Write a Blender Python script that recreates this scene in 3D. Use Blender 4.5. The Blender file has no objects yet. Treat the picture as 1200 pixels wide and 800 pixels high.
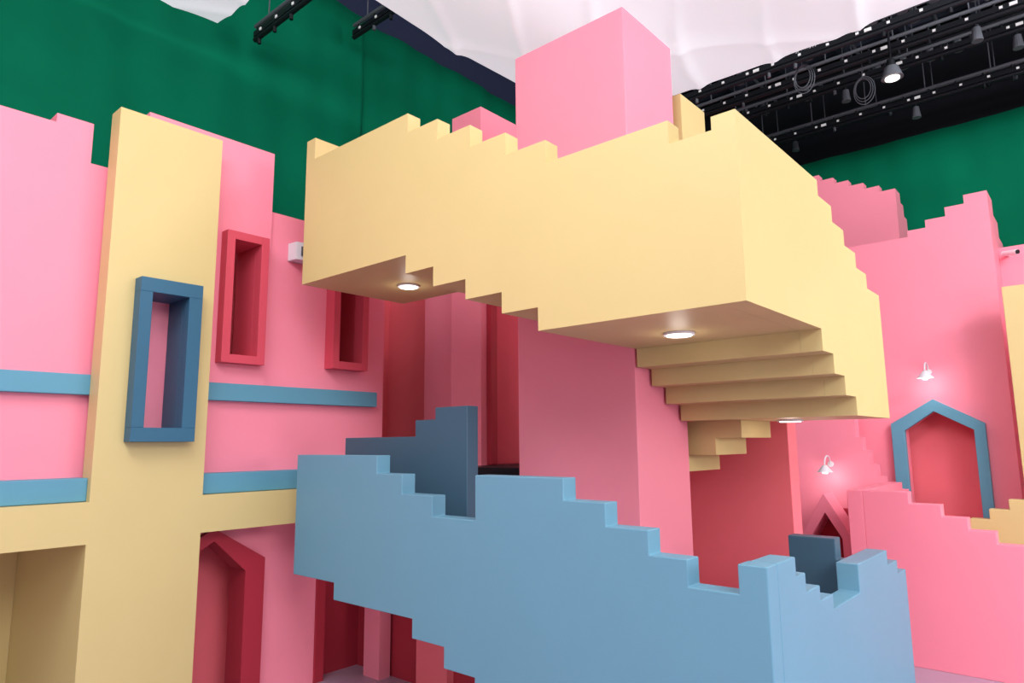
import bpy, bmesh, math, random
from mathutils import Vector, Matrix
random.seed(4)
S=0.7; FL=-4.15; ZF=-FL
PITCH=math.radians(8.5); ROLL=math.radians(0.5); YAW=math.radians(41)
def W(x,y,z): return Vector((x*S,y*S,(z+ZF)*S))

# ---------------------------------------------------------------- materials
def lin(c):
    return tuple(((v/255)/12.92 if v/255<=0.04045 else (((v/255)+0.055)/1.055)**2.4) for v in c)
def paint(name,rgb,rough=0.45,var=0.015,bump=0.03,spec=0.3,scale=1.5):
    m=bpy.data.materials.new(name); m.use_nodes=True
    nt=m.node_tree; b=nt.nodes["Principled BSDF"]
    b.inputs["Roughness"].default_value=rough
    b.inputs["Specular IOR Level"].default_value=spec
    tc=nt.nodes.new("ShaderNodeTexCoord")
    n=nt.nodes.new("ShaderNodeTexNoise"); n.inputs["Scale"].default_value=scale; n.inputs["Detail"].default_value=5
    nt.links.new(tc.outputs["Object"],n.inputs["Vector"])
    cr=nt.nodes.new("ShaderNodeValToRGB"); c=lin(rgb)
    cr.color_ramp.elements[0].position=0.3; cr.color_ramp.elements[1].position=0.7
    cr.color_ramp.elements[0].color=tuple(v*(1-var) for v in c)+(1,)
    cr.color_ramp.elements[1].color=tuple(min(1,v*(1+var)) for v in c)+(1,)
    nt.links.new(n.outputs["Fac"],cr.inputs["Fac"]); nt.links.new(cr.outputs["Color"],b.inputs["Base Color"])
    n2=nt.nodes.new("ShaderNodeTexNoise"); n2.inputs["Scale"].default_value=60; n2.inputs["Detail"].default_value=3
    nt.links.new(tc.outputs["Object"],n2.inputs["Vector"])
    bp=nt.nodes.new("ShaderNodeBump"); bp.inputs["Strength"].default_value=bump; bp.inputs["Distance"].default_value=0.02
    nt.links.new(n2.outputs["Fac"],bp.inputs["Height"]); nt.links.new(bp.outputs["Normal"],b.inputs["Normal"])
    return m
def emis(name,rgb,st,base=None):
    m=bpy.data.materials.new(name); m.use_nodes=True
    b=m.node_tree.nodes["Principled BSDF"]
    c=lin(rgb)+(1,)
    b.inputs["Base Color"].default_value=(lin(base)+(1,)) if base else c
    b.inputs["Emission Color"].default_value=c; b.inputs["Emission Strength"].default_value=st
    b.inputs["Roughness"].default_value=0.8
    return m
PINK=paint("pink_paint",(253,147,168)); PINK_SHADE=paint("shaded_pink",(248,120,132))  # second pink has shade put into its colour, for back and under walls
YEL=paint("yellow_paint",(215,194,135)); BLUE=paint("blue_paint",(106,155,178)); TEAL=paint("slate_blue",(66,96,116))  # TEAL is a darker blue for the blue stair's inner walls
BLUE2=paint("band_blue_paint",(94,154,178))
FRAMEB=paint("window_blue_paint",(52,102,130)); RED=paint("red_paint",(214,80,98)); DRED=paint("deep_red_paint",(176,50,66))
BLACK=paint("black_metal",(22,24,30),rough=0.5); DARK=paint("dark_ceiling",(24,26,34),rough=0.8)
GIRD=paint("painted_girder",(52,57,72),rough=0.6)
NAVY=paint("navy_drape",(45,52,80),rough=0.8); WHITE=paint("white_plastic",(225,225,230),rough=0.4)
FLOOR=paint("floor_vinyl",(176,150,172),rough=0.35); GREY=paint("grey_metal",(95,98,105),rough=0.4)
GREEN=paint("green_screen_fabric",(0,118,84),rough=0.85,var=0.12,bump=0.1,scale=0.6,spec=0.1)
LAMP=emis("lamp_glow",(255,248,238),3.5)
CLOTH=emis("backlit_cloth",(228,234,240),0.58,(226,238,242))
MARK=emis("glowing_white_tape",(230,230,230),0.2)  # tape marks with a faint glow put into the material

# ---------------------------------------------------------------- mesh builder
class M:
    def __init__(s,name,*mats,k=1.0):
        s.name=name; s.bm=bmesh.new(); s.mats=list(mats); s.k=k
    def W(s,x,y,z): return W(x*s.k,y*s.k,z*s.k)
    def prism(s,axis,prof,a,b,mat=0):
        bm=s.bm
        def mk(p,t):
            if axis=='y': return s.W(p[0],t,p[1])
            if axis=='x': return s.W(t,p[0],p[1])
            return s.W(p[0],p[1],t)
        v0=[bm.verts.new(mk(p,a)) for p in prof]; v1=[bm.verts.new(mk(p,b)) for p in prof]
        fs=[bm.faces.new(v0),bm.faces.new(list(reversed(v1)))]
        n=len(prof)
        for i in range(n): fs.append(bm.faces.new((v0[i],v0[(i+1)%n],v1[(i+1)%n],v1[i])))
        bmesh.ops.recalc_face_normals(bm,faces=fs)
        for f in fs: f.material_index=mat
        return s
    def box(s,x0,x1,y0,y1,z0,z1,mat=0):
        return s.prism('z',[(x0,y0),(x1,y0),(x1,y1),(x0,y1)],z0,z1,mat)
    def cyl(s,p,q,r,mat=0,seg=16,r2=None):
        p=s.W(*p); q=s.W(*q); d=q-p; L=d.length
        rot=d.to_track_quat('Z','Y').to_matrix().to_4x4()
        res=bmesh.ops.create_cone(s.bm,cap_ends=True,segments=seg,radius1=r*S*s.k,radius2=(r if r2 is None else r2)*S*s.k,depth=L,matrix=Matrix.Translation((p+q)/2)@rot)
        fs=set(f for v in res['verts'] for f in v.link_faces)
        for f in fs: f.material_index=mat
        return s
    def tube(s,pts,r,mat=0,seg=8):
        for a,b in zip(pts[:-1],pts[1:]): s.cyl(a,b,r,mat,seg)
        return s
    def done(s,bevel=0.008):
        me=bpy.data.meshes.new(s.name); s.bm.to_mesh(me); s.bm.free()
        for m in s.mats: me.materials.append(m)
        o=bpy.data.objects.new(s.name,me); bpy.context.collection.objects.link(o)
        if bevel:
            md=o.modifiers.new("bevel",'BEVEL'); md.width=bevel; md.segments=2; md.limit_method='ANGLE'; md.angle_limit=math.radians(50)
        return o
E=0.004
# ---------------------------------------------------------------- yellow staircase
YF=6.14; XR=-2.44; YB=8.33; XT=-4.93
low=[(-10.0,2.67),(-7.33,2.67),(-7.33,2.40),(-6.75,2.40),(-6.75,2.12),(-6.13,2.12),(-6.13,1.85),(-5.5,1.85),(-5.5,1.58),(-4.93,1.58),(-4.93,1.30)]
y=M("yellow_staircase",YEL)
top=[(-2.69,3.20),(-2.69,3.06),(-3.16,3.06),(-3.16,3.32),(-4.78,3.32),(-4.78,3.61),(-5.42,3.61),(-5.42,3.91),(-6.05,3.91),(-6.05,4.22),(-6.69,4.22),(-6.69,4.52),(-7.33,4.52),(-7.33,4.82),(-9.75,4.82),(-9.75,5.2),(-10.0,5.2)]
y.prism('y',low+[(XR,1.30),(XR,3.20)]+top,YF,YF+0.24)
ys=YF+0.241
for (xa,xb,za) in [(-10.0,-7.33,2.67),(-7.33,-6.75,2.40),(-6.75,-6.13,2.12),(-6.13,-5.5,1.85),(-5.5,-4.93,1.58),(-4.93,XR-0.252,1.30)]:
    y.box(xa,xb-0.002,ys,YB,za,za+0.40)
y.box(-9.998,-9.75,ys,YB-0.002,3.07,5.2)
rp=[(YF+0.24,1.30),(YB,1.30),(YB,1.04),(8.72,1.04),(8.72,0.80),(9.12,0.80),(9.12,0.56),(9.56,0.56),(9.56,0.32),(11.25,0.32),(11.25,2.16)]
rtop=[(10.6,2.16),(10.6,2.37),(10.1,2.37),(10.1,2.58),(9.6,2.58),(9.6,2.79),(9.12,2.79),(9.12,3.0),(8.6,3.0),(8.6,3.20),(YF+0.24,3.20)]
y.prism('x',rp+rtop,XR-0.25,XR)
rs=[(YB+.002,1.30),(YB+.002,1.04),(8.72,1.04),(8.72,0.80),(9.12,0.80),(9.12,0.56),(9.56,0.56),(9.56,0.32),(11.25,0.32),(11.25,0.6),(9.7,0.6),(9.7,0.84),(9.3,0.84),(9.3,1.08),(8.9,1.08),(8.9,1.3),(8.6,1.3),(8.6,1.5),(YB+.002,1.5)]
y.prism('x',rs,XT+0.01,XR-0.252)
y.box(XT,XR-0.25,11.0,11.25,0.602,2.16)
y.prism('y',[(XT,0.318),(-4.2,0.318),(-4.2,0.06),(-4.62,0.06),(-4.62,-0.2),(-5.1,-0.2),(-5.1,-0.46),(-5.6,-0.46),(-5.6,0.1),(-5.2,0.1),(-5.2,0.318)],10.07,11.24)
y.box(-6.2,XT,10.08,10.99,0.45,5.85)
y.done(0)

def downlight(x,yy,z):
    d=M("recessed_downlight",WHITE,LAMP)
    d.cyl((x,yy,z-0.03),(x,yy,z-0.002),0.185,0,32); d.cyl((x,yy,z-0.04),(x,yy,z-0.03),0.15,1,32)
    d.done(0)
    l=bpy.data.lights.new("downlight_bulb",'POINT'); l.energy=1.5; l.shadow_soft_size=0.08; l.color=(1,.95,.85)
    o=bpy.data.objects.new("downlight_bulb",l); bpy.context.collection.objects.link(o); o.location=W(x,yy,z-0.25)
downlight(-3.81,7.45,1.30); downlight(-8.75,7.4,2.67); downlight(-3.6,10.45,0.32)

# ---------------------------------------------------------------- pink tower
t=M("pink_tower",PINK); t.box(-7.12,XT-0.03,8.335,9.85,FL,6.58); t.done()

# ---------------------------------------------------------------- blue staircase
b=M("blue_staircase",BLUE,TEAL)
BX=-2.4
bt=[(-2.4,-1.09),(-2.67,-1.09),(-2.67,-1.35),(-3.16,-1.35),(-3.16,-1.10),(-3.57,-1.10),(-3.57,-0.86),(-4.07,-0.86),(-4.07,-0.62),(-4.61,-0.62),(-4.61,-0.38),(-5.96,-0.38),(-5.96,-0.92),(-6.73,-0.92),(-6.73,-0.66),(-7.34,-0.66),(-7.34,-0.40),(-7.89,-0.40),(-7.89,-0.15),(-9.94,-0.15)]
und=[(-9.94,-2.0),(-8.85,-2.0),(-8.85,-2.24),(-7.1,-2.24),(-7.1,-2.48),(-6.5,-2.48),(-6.5,-2.73),(-5.97,-2.73),(-5.97,-3.0),(-5.4,-3.0),(-5.4,-3.3),(-4.9,-3.3),(-4.9,-3.6),(-4.3,-3.6),(-4.3,-3.9),(-3.8,-3.9),(-3.8,FL)]
b.prism('y',bt+und+[(-2.4,FL)],YF,YF+0.24)
b.prism('y',[(-9.94,-1.3),(-8.0,-1.3),(-7.3,-1.6),(-6.6,-1.9),(-6.0,-2.2),(-4.6,-2.9),(-3.4,-3.5),(-3.0,FL)]+list(reversed(und)),YF+0.24,7.3)
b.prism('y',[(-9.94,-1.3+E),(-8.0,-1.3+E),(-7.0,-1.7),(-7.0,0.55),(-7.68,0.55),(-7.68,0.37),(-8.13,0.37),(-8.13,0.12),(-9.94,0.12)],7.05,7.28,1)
b.prism('x',[(YF+0.24,FL),(11.2,FL),(11.2,-1.8),(10.75,-1.8),(10.75,-1.62),(10.25,-1.62),(10.25,-1.43),(8.9,-1.43),(8.9,-1.75),(7.9,-1.75),(7.9,-1.6),(7.5,-1.6),(7.5,-1.45),(7.1,-1.45),(7.1,-1.27),(6.85,-1.27),(6.85,-1.09),(YF+0.24,-1.09)],BX-0.25,BX)
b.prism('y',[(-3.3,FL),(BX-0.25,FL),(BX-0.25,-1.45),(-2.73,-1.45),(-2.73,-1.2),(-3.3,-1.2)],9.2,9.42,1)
b.done()

# ---------------------------------------------------------------- left yellow frame (pylon + beam)
p=M("yellow_pylon",YEL)
y0,y1=3.39,4.94
wy0,wy1,wz0,wz1=3.93,4.46,0.27,2.24
h=0.06
p.prism('x',[(y0,FL),(y1,FL),(y1,-1.30),(9.0,-1.30),(9.0,-0.74),(y1,-0.74),(y1,wz0-h),(y0,wz0-h),(y0,-0.74),(-4,-0.74),(-4,-1.30),(y0,-1.30)],-10.95,-10.6)
p.box(-10.95,-10.6,y0,wy0-h,wz0-h,5.0); p.box(-10.95,-10.6,wy1+h,y1,wz0-h,5.0)
p.box(-10.95,-10.6,wy0-h,wy1+h,wz1+h,5.0)
# deep opening below the beam: side partition, soffit and far wall
p.box(-14.2,-10.96,y0+0.003,y0+0.2,FL,-1.31); p.box(-13.9,-10.96,-4,y0-0.003,-1.31,-1.15); p.box(-13.9,-13.7,-4,y0,FL,-1.31)
p.done(0)
w=M("blue_window_frame",FRAMEB)
a0,a1,c0,c1=3.76,4.66,0.07,2.45
w.prism('x',[(a0,c0),(a1,c0),(a1,wz0),(a0,wz0)],-10.595,-10.36); w.prism('x',[(a0,wz1),(a1,wz1),(a1,c1),(a0,c1)],-10.595,-10.36)
w.box(-10.595,-10.36,a0,wy0,wz0,wz1); w.box(-10.595,-10.36,wy1,a1,wz0,wz1)
w.box(-11.09,-10.595,wy0-0.04,wy0,wz0-0.04,wz1+0.04); w.box(-11.09,-10.595,wy1,wy1+0.04,wz0-0.04,wz1+0.04)
w.box(-11.09,-10.595,wy0,wy1,wz0-0.04,wz0); w.box(-11.09,-10.595,wy0,wy1,wz1,wz1+0.04)
w.done(0.004)
n=M("blue_band_trim",BLUE2); n.box(-11.1,-10.96,-4,3.8,0.74,1.03); n.box(-11.1,-10.96,4.6,8.5,0.74,1.03); n.box(-11.1,-10.72,-4,y0,-0.735,-0.42); n.box(-11.1,-10.72,y1,8.5,-0.735,-0.42); n.done()

# ---------------------------------------------------------------- left pink building
A=M("pink_building",PINK,PINK_SHADE,DRED)
A.prism('x',[(-5,-1.14),(3.6,-1.14),(3.6,FL),(4.41,FL),(4.41,-2.0),(5.35,-1.45),(5.95,-2.0),(5.95,FL),(7.5,FL),(7.5,-1.5),(8.75,-1.5),(8.75,1.03),(-5,1.03)],-11.6,-11.1)
A.prism('x',[(-5,1.03),(5.0,1.03),(5.0,4.2),(3.2,4.2),(3.2,4.82),(2.72,4.82),(2.72,4.68),(1.65,4.68),(1.65,4.9),(-5,4.9)],-11.6,-11.1)
def holed(xa,xb,ya,yb,za,zb,h0,h1,g0,g1):
    A.box(xa,xb,ya,h0,za,zb); A.box(xa,xb,h1,yb,za,zb); A.box(xa,xb,h0,h1,za,g0); A.box(xa,xb,h0,h1,g1,zb)
holed(-11.6,-11.04,5.0,6.12,1.03,5.28,5.34,5.88,1.48,3.48)
holed(-11.6,-11.1,6.12,8.75,1.03,4.2,7.47,8.03,1.54,3.48)
A.box(-11.6,-11.04,3.95,5.0,4.2,5.28)
A.box(-12.3,-12.1,4.0,9.0,FL,4.0,1)
A.box(-13.2,-13.0,8.75,12,FL,5.6,1)
A.box(-13.2,-11.2,10.4,12,FL,5.6,1)
A.box(-11.25,-9.95,10.0,12,FL,5.6,0)
A.box(-9.99,-9.15,9.6,13,FL,6.9,0)
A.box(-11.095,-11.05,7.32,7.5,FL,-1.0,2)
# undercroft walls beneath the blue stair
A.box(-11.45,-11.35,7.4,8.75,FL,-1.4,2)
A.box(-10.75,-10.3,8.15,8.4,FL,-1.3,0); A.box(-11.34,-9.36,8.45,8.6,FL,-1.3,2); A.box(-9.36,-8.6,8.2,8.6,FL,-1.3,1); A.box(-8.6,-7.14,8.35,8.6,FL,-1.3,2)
A.done(0)
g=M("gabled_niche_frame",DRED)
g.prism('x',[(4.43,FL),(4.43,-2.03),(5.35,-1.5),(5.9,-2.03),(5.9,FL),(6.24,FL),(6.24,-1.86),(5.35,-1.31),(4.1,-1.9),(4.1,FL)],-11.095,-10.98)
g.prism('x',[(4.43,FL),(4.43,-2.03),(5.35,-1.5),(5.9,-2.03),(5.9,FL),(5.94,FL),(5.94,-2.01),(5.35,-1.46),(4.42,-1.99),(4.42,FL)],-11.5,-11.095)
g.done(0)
def rwin(ya,yb,za,zb):
    k=M("red_window_frame",RED,DRED); fw=0.14; x0=-11.035 if ya<6 else -11.095
    k.box(x0,-10.82,ya,ya+fw,za,zb); k.box(x0,-10.82,yb-fw,yb,za,zb); k.box(x0,-10.82,ya+fw,yb-fw,za,za+fw); k.box(x0,-10.82,ya+fw,yb-fw,zb-fw,zb)
    t_=0.018
    k.box(-11.7,x0,ya+fw-t_,ya+fw,za+fw,zb-fw,0); k.box(-11.7,x0,yb-fw,yb-fw+t_,za+fw,zb-fw,0)
    k.box(-11.7,x0,ya+fw,yb-fw,za+fw-t_,za+fw,0); k.box(-11.7,x0,ya+fw,yb-fw,zb-fw,zb-fw+t_,0)
    k.done(0.003)
rwin(5.22,5.98,1.36,3.6); rwin(7.35,8.15,1.42,3.6)
s=M("wall_speaker",WHITE,GREY); s.prism('z',[(-11.095,6.5),(-10.85,6.52),(-10.8,6.86),(-11.095,6.9)],3.35,3.68); s.box(-10.82,-10.81,6.6,6.78,3.42,3.6,1); s.done(0.02)
dr=M("red_doorway",RED,DRED)
dr.box(-9.145,-9.02,9.75,9.93,-0.4,3.5,1); dr.box(-9.145,-9.1,9.93,10.9,-0.4,3.5,0); dr.box(-9.145,-9.02,10.9,11.1,-0.4,3.5,1); dr.done()
wk=M("walkway_platform",BLACK); wk.box(-9.14,-7.15,8.9,11.6,-0.62,-0.41); wk.done()

d=M("shaded_support_wall",PINK_SHADE); d.box(-7.0,-4.05,11.6,12.0,FL,0.9); d.done()  # pink wall, its shade put into the colour

# ---------------------------------------------------------------- right pink building
K=1.153; Q=-3.6
c=M("pink_castle_building",PINK,PINK_SHADE,k=K)
c.prism('y',[(-9,Q),(-3.41,Q),(-3.41,0.22),(-2.81,0.63),(-2.11,0.22),(-2.11,Q),(-1.47,Q),(-1.47,5.2),(-1.89,5.2),(-1.89,5.01),(-2.25,5.01),(-2.25,4.81),(-2.64,4.81),(-2.64,4.64),(-3.0,4.64),(-3.0,4.5),(-9,4.5)],17,17.35)
c.prism('x',[(17.35,Q),(20,Q),(20,4.2),(19.2,4.2),(19.2,4.5),(18.5,4.5),(18.5,4.85),(17.8,4.85),(17.8,5.2),(17.35,5.2)],-1.85,-1.47)
c.box(-3.6,-1.9,17.6,17.7,Q,1.0,1)
tp=[(-3.53,3.5),(-3.53,6.35)]; x=-3.53; z=6.35
for i in range(8):
    x-=0.36; tp.append((x,z)); z+=0.17; tp.append((x,z))
tp+=[(-9,z),(-9,3.5)]
c.prism('y',tp,19,19.3)
c.prism('x',[(19.3,3.5),(21.2,3.5),(21.2,5.2),(20.4,5.2),(20.4,5.5),(20.1,5.5),(20.1,5.8),(19.8,5.8),(19.8,6.1),(19.5,6.1),(19.5,6.35),(19.3,6.35)],-3.83,-3.53)
c.prism('y',[(-8,Q),(-3.3,Q),(-3.3,-1.0),(-3.68,-1.0),(-3.68,-0.75),(-3.8,-0.75),(-3.8,-0.5),(-3.92,-0.5),(-3.92,-0.2),(-4.04,-0.2),(-4.04,0.08),(-4.16,0.08),(-4.16,1.2),(-8,1.2)],16,16.3)
c.box(-1.5,4,18,18.4,Q,4.15)
c.done(0)
ad=M("blue_arched_doorway",BLUE2,k=K)
ad.prism('y',[(-3.39,Q),(-3.39,0.2),(-2.81,0.6),(-2.13,0.2),(-2.13,Q),(-1.93,Q),(-1.93,0.33),(-2.81,0.86),(-3.65,0.35),(-3.65,Q)],16.85,16.995)
ad.done()
gd=M("pink_gabled_dormer",PINK,DRED,k=K)
gd.prism('y',[(-5.05,Q),(-5.05,-1.85),(-4.6,-1.07),(-4.15,-1.85),(-4.15,Q),(-4.3,Q),(-4.3,-1.95),(-4.6,-1.45),(-4.9,-1.95),(-4.9,Q)],15.0,15.6)
gd.box(-4.95,-4.2,15.61,15.7,Q,-1.4,1); gd.done()
G=M("pink_parapet_stairs",PINK,k=K)
pr=[(-3.35,Q),(-3.35,-0.85),(-2.65,-0.85)]
xs=[-2.65,-2.2,-1.85,-1.5,-1.15,-0.8,-0.45,-0.1]; z=-0.85
for i,xx in enumerate(xs):
    z-=0.185; pr.append((xx,z)); pr.append((xs[i+1] if i<7 else 0.6,z))
pr.append((0.6,Q)); G.prism('y',pr,13,13.25); G.box(-3.6,-3.35,13.0,16,Q,-0.85); G.done()
H=M("yellow_parapet_stairs",YEL,k=K)
pr=[(1.0,Q),(-2.1,Q),(-2.1,-1.41)]; z=-1.41
for i,xx in enumerate([-1.8,-1.5,-1.2,-0.9,-0.6]):
    pr.append((xx,z)); z+=0.18; pr.append((xx,z))
pr.append((1.0,z)); H.prism('y',pr,15,15.25); H.done()
V=M("yellow_buttress_wall",YEL,k=K); V.prism('y',[(-1.33,Q),(2,Q),(2,2.92),(-1.33,2.92)],16,16.4); V.done()

def wall_lamp(x,yy,z,e):
    l=M("gooseneck_wall_lamp",WHITE,LAMP,k=K)
    l.cyl((x,yy-0.01,z),(x,yy-0.05,z),0.06)
    pts=[(x,yy-0.05-0.2*(1-math.cos(a*math.pi/8)),z+0.18*math.sin(a*math.pi/8)) for a in range(9)]
    l.tube(pts,0.016)
    l.cyl((x,yy-0.45,z-0.16),(x,yy-0.45,z-0.01),0.16,0,24,0.04)
    l.cyl((x,yy-0.45,z-0.19),(x,yy-0.45,z-0.155),0.05,1,16)
    l.done(0)
    q=bpy.data.lights.new("wall_lamp_bulb",'POINT'); q.energy=e; q.shadow_soft_size=0.05; q.color=(1,.93,.85)
    o=bpy.data.objects.new("wall_lamp_bulb",q); bpy.context.collection.objects.link(o); o.location=W(x*K,(yy-0.45)*K,(z-0.27)*K)
wall_lamp(-2.85,17.0,1.45,4); wall_lamp(-4.7,16.0,-0.5,4)
sc=M("security_camera",WHITE,BLACK,k=K); sc.cyl((-1.3,17.99,3.95),(-1.3,17.8,3.95),0.03); sc.cyl((-1.38,17.8,3.97),(-1.12,17.6,3.92),0.055,0); sc.cyl((-1.12,17.6,3.92),(-1.1,17.585,3.917),0.045,1); sc.done(0)

# ---------------------------------------------------------------- studio shell
f=M("floor",FLOOR); f.box(-18,22,-14,29,FL-0.2,FL); f.done(0)
cl=M("ceiling",DARK); cl.box(-18,18,4,29,15.0,15.3); cl.done(0)
wb=M("wall_back",DARK); wb.box(-18,18,28,28.3,FL,15); wb.done(0)
wl=M("wall_left",DARK); wl.box(-16,-15.6,-10,28,FL,15.0); wl.done(0)
def curtain(name,axis,v,a,b_,z0,z1,mat,amp=0.05):
    bm=bmesh.new(); NX=160; NZ=24; vs=[]
    for j in range(NZ+1):
        row=[]
        for i in range(NX+1):
            s_=a+(b_-a)*i/NX; z_=z0+(z1-z0)*j/NZ
            o_=amp*(math.sin(s_*2.1+math.sin(z_*0.7)*0.8)*0.6+math.sin(s_*5.3+z_*0.4)*0.3+math.sin(z_*1.7+s_*0.9)*0.35)
            p_=W(v+o_,s_,z_) if axis=='x' else W(s_,v+o_,z_)
            row.append(bm.verts.new(p_))
        vs.append(row)
    for j in range(NZ):
        for i in range(NX):
            ff=bm.faces.new((vs[j][i],vs[j][i+1],vs[j+1][i+1],vs[j+1][i])); ff.smooth=True
    me=bpy.data.meshes.new(name); bm.to_mesh(me); bm.free(); me.materials.append(mat)
    o=bpy.data.objects.new(name,me); bpy.context.collection.objects.link(o)
    md=o.modifiers.new("thickness",'SOLIDIFY'); md.thickness=0.01
    return o
curtain("green_screen_curtain",'x',-15.0,-6,10.95,-4.1,12.2,GREEN,0.07)
curtain("green_screen_curtain",'x',-15.2,10.8,26.5,-4.1,12.2,GREEN,0.07)
curtain("green_screen_curtain",'y',26.5,-15,14,-4.1,10.6,GREEN)
nv=M("navy_header_drape",NAVY); nv.box(-15.55,-15.4,5,26,12.25,15); nv.done(0)

def cloth(name,x0,x1,y0_,y1_,z,sag):
    bm=bmesh.new(); N=200; vs=[]
    for j in range(N+1):
        row=[]
        for i in range(N+1):
            uu=i/N; vv=j/N; x_=x0+(x1-x0)*uu; y_=y0_+(y1_-y0_)*vv
            edge=math.sin(vv*math.pi)
            fold=max(0.0,1-abs(((x_*0.9+y_*0.35+0.4*math.sin(y_*0.6))%1.7)-0.85)/0.3)**2
            fold2=max(0.0,1-abs(((x_*0.55-y_*0.5+0.5*math.sin(x_*0.5))%2.3)-1.1)/0.4)**2
            zz=z-sag*math.sin(uu*math.pi*4)**2*edge-0.09*fold-0.07*fold2
            row.append(bm.verts.new(W(x_+0.05*math.sin(y_*1.1),y_+0.05*math.sin(x_*0.9),zz)))
        vs.append(row)
    for j in range(N):
        for i in range(N):
            ff=bm.faces.new((vs[j][i],vs[j+1][i],vs[j+1][i+1],vs[j][i+1])); ff.smooth=True
    me=bpy.data.meshes.new(name); bm.to_mesh(me); bm.free(); me.materials.append(CLOTH)
    o=bpy.data.objects.new(name,me); bpy.context.collection.objects.link(o)
cloth("ceiling_diffusion_cloth",-10.6,9,6.2,15.7,9.1,0.45)
cloth("ceiling_diffusion_cloth",-13.7,9,-8,6.1,9.05,0.3)

def batten(x0,x1,yy,z,drop=3.0,fx=0):
    q=M("lighting_batten",BLACK,MARK,GREY)
    q.cyl((x0,yy,z),(x1,yy,z),0.06); q.cyl((x0,yy,z+0.35),(x1,yy,z+0.35),0.05,2)
    q.box(x0,x1,yy-0.05,yy+0.05,z+0.06,z+0.2)
    x_=x0+0.2; i=0
    while x_<x1:
        i+=1
        q.cyl((x_,yy,z),(x_,yy,z+0.35),0.03,0,6); q.box(x_+0.1,x_+0.17,yy-0.07,yy-0.05,z+0.1,z+0.16,1)
        if i%4==0: q.box(x_+0.3,x_+0.46,yy-0.07,yy-0.05,z+0.09,z+0.17,1)
        if random.random()<0.6: q.cyl((x_,yy,z-0.17),(x_,yy,z),0.045,2 if random.random()<.3 else 0,8)
        if random.random()<fx:
            q.cyl((x_+.3,yy,z-0.5),(x_+.3,yy,z-0.15),0.13,2,12,0.09); q.cyl((x_+.3,yy,z-0.15),(x_+.3,yy,z),0.03,0,6)
        x_+=0.7
    x_=x0+0.6
    while x_<x1:
        q.cyl((x_,yy,z+0.35),(x_,yy,z+drop),0.018,2,6); x_+=1.7
    q.done(0)
for (yy,z,fx) in [(17.6,9.9,.12),(18.5,11.2,.4),(19.3,10.2,.12),(20.2,11.8,.4),(21.2,10.6,.15),(22.3,11.6,.4),(23.6,10.5,.1),(25.2,11.2,.2)]:
    batten(-9,9,yy,z,1.9,fx)
batten(-14.5,-11.3,7.4,9.6,4.5); batten(-14.5,-12.2,10.2,11.0,3.5)
gr=M("ceiling_girders",GIRD,GREY)
for xx in (-10,-8,-6,-4,-2,0,2,4,6): gr.box(xx-0.1,xx+0.1,12,27,13.9,14.3)
for yy in (16,18.5,21,23.5,26): gr.box(-15,14,yy-0.15,yy+0.15,14.3,14.9)
for xx in (-9,-5.5,-3,-0.5,3): gr.cyl((xx,16.5,13.8),(xx,27,13.8),0.06,1,8)
gr.done(0)
sl=M("hanging_stage_light",GREY,LAMP,BLACK)
sl.cyl((-3.35,19.0,9.3),(-3.35,19.0,9.6),0.26,0,24,0.16); sl.cyl((-3.35,19.0,9.6),(-3.35,19.0,9.8),0.1,2); sl.cyl((-3.35,19.0,9.27),(-3.35,19.0,9.31),0.17,1,24); sl.cyl((-3.35,19.0,9.8),(-3.35,19.0,12),0.03,2); sl.done(0)
for k_,(xx,yy,zz) in enumerate([(-5.2,18.1,10.6),(-5.3,18.15,9.7),(-4.2,19.7,9.6)]):
    cb=M("hanging_cable_coil",WHITE if k_==0 else GREY)
    for j in range(3):
        rr=0.24+0.05*j
        cb.tube([(xx+rr*math.cos(a*math.pi/12)*(0.8),yy+0.06*j,zz+rr*1.2*math.sin(a*math.pi/12)) for a in range(25)],0.012,0,6)
    cb.tube([(xx,yy,zz+0.35),(xx+0.05,yy,zz+1.2),(xx,yy,12)],0.012,0,6)
    cb.done(0)

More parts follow.
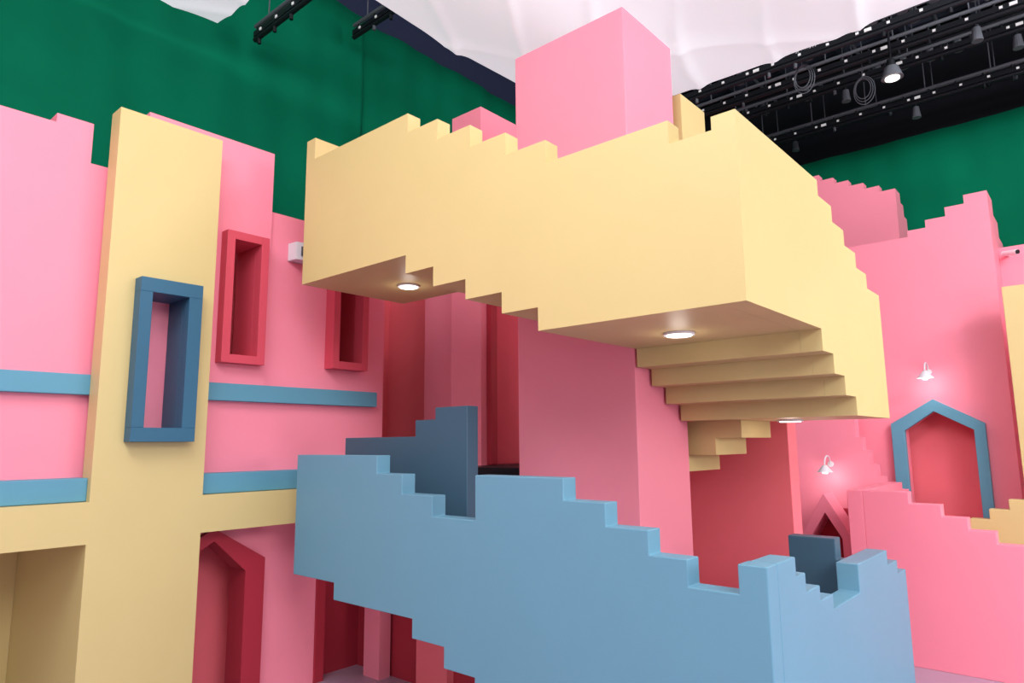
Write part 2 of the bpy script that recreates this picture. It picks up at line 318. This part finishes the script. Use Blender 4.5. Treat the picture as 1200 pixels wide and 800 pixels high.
# ---------------------------------------------------------------- light
def area(name,loc,tgt,size,e,col):
    l=bpy.data.lights.new(name,'AREA'); l.shape='RECTANGLE'; l.size=size[0]*S; l.size_y=size[1]*S; l.energy=e; l.color=col
    o=bpy.data.objects.new(name,l); bpy.context.collection.objects.link(o); o.location=W(*loc)
    o.rotation_euler=(W(*tgt)-W(*loc)).to_track_quat('-Z','Y').to_euler()
area("added_soft_light",(11,-1,8.0),(-4,10,0),(8,6),700,(1,.99,1))  # added key light, unseen, off to the right of the camera
area("added_soft_light",(-3.5,0.5,8.6),(-5.5,7,0),(8,5),560,(1,.99,.99))  # added overhead light out of view, to brighten the upper surfaces
area("added_soft_light",(6.5,12.5,9.0),(-4,22,4),(6,4),950,(1,.98,1))  # added out of view to brighten the far pink block
area("added_soft_light",(8.5,8.0,1.0),(-2.4,9.5,-3.0),(4,2),220,(1,.96,1))  # added low light, unseen, lifts the blue stair's right face
area("rigging_area_light",(2,15.9,9.6),(0,21,14),(3,1.5),60,(.9,.95,1))  # area light aimed up at the ceiling rigging
w_=bpy.data.worlds.new("world"); bpy.context.scene.world=w_; w_.use_nodes=True
nt=w_.node_tree; bg=nt.nodes["Background"]
tc=nt.nodes.new("ShaderNodeTexCoord"); sx=nt.nodes.new("ShaderNodeSeparateXYZ"); mr=nt.nodes.new("ShaderNodeMapRange")
nt.links.new(tc.outputs["Generated"],sx.inputs[0]); nt.links.new(sx.outputs["Z"],mr.inputs["Value"])
mr.inputs["From Min"].default_value=-0.12; mr.inputs["From Max"].default_value=0.2; mr.inputs["To Min"].default_value=0.15; mr.inputs["To Max"].default_value=1.05
nt.links.new(mr.outputs["Result"],bg.inputs["Strength"]); bg.inputs[0].default_value=(0.97,0.98,1,1)
sc_=bpy.context.scene; sc_.view_settings.view_transform='Standard'; sc_.view_settings.exposure=0.05

# ---------------------------------------------------------------- camera
F=Vector((-math.sin(YAW),math.cos(YAW),0)); R=Vector((math.cos(YAW),math.sin(YAW),0)); Z=Vector((0,0,1))
f3=F*math.cos(PITCH)+Z*math.sin(PITCH); u3=-F*math.sin(PITCH)+Z*math.cos(PITCH)
r=R*math.cos(ROLL)-u3*math.sin(ROLL); u=u3*math.cos(ROLL)+R*math.sin(ROLL)
cd=bpy.data.cameras.new("camera"); cam=bpy.data.objects.new("camera",cd); bpy.context.collection.objects.link(cam)
cd.lens=24; cd.sensor_width=36; cd.clip_end=200
cam.matrix_world=Matrix(((r.x,u.x,-f3.x,0),(r.y,u.y,-f3.y,0),(r.z,u.z,-f3.z,ZF*S),(0,0,0,1)))
bpy.context.scene.camera=cam
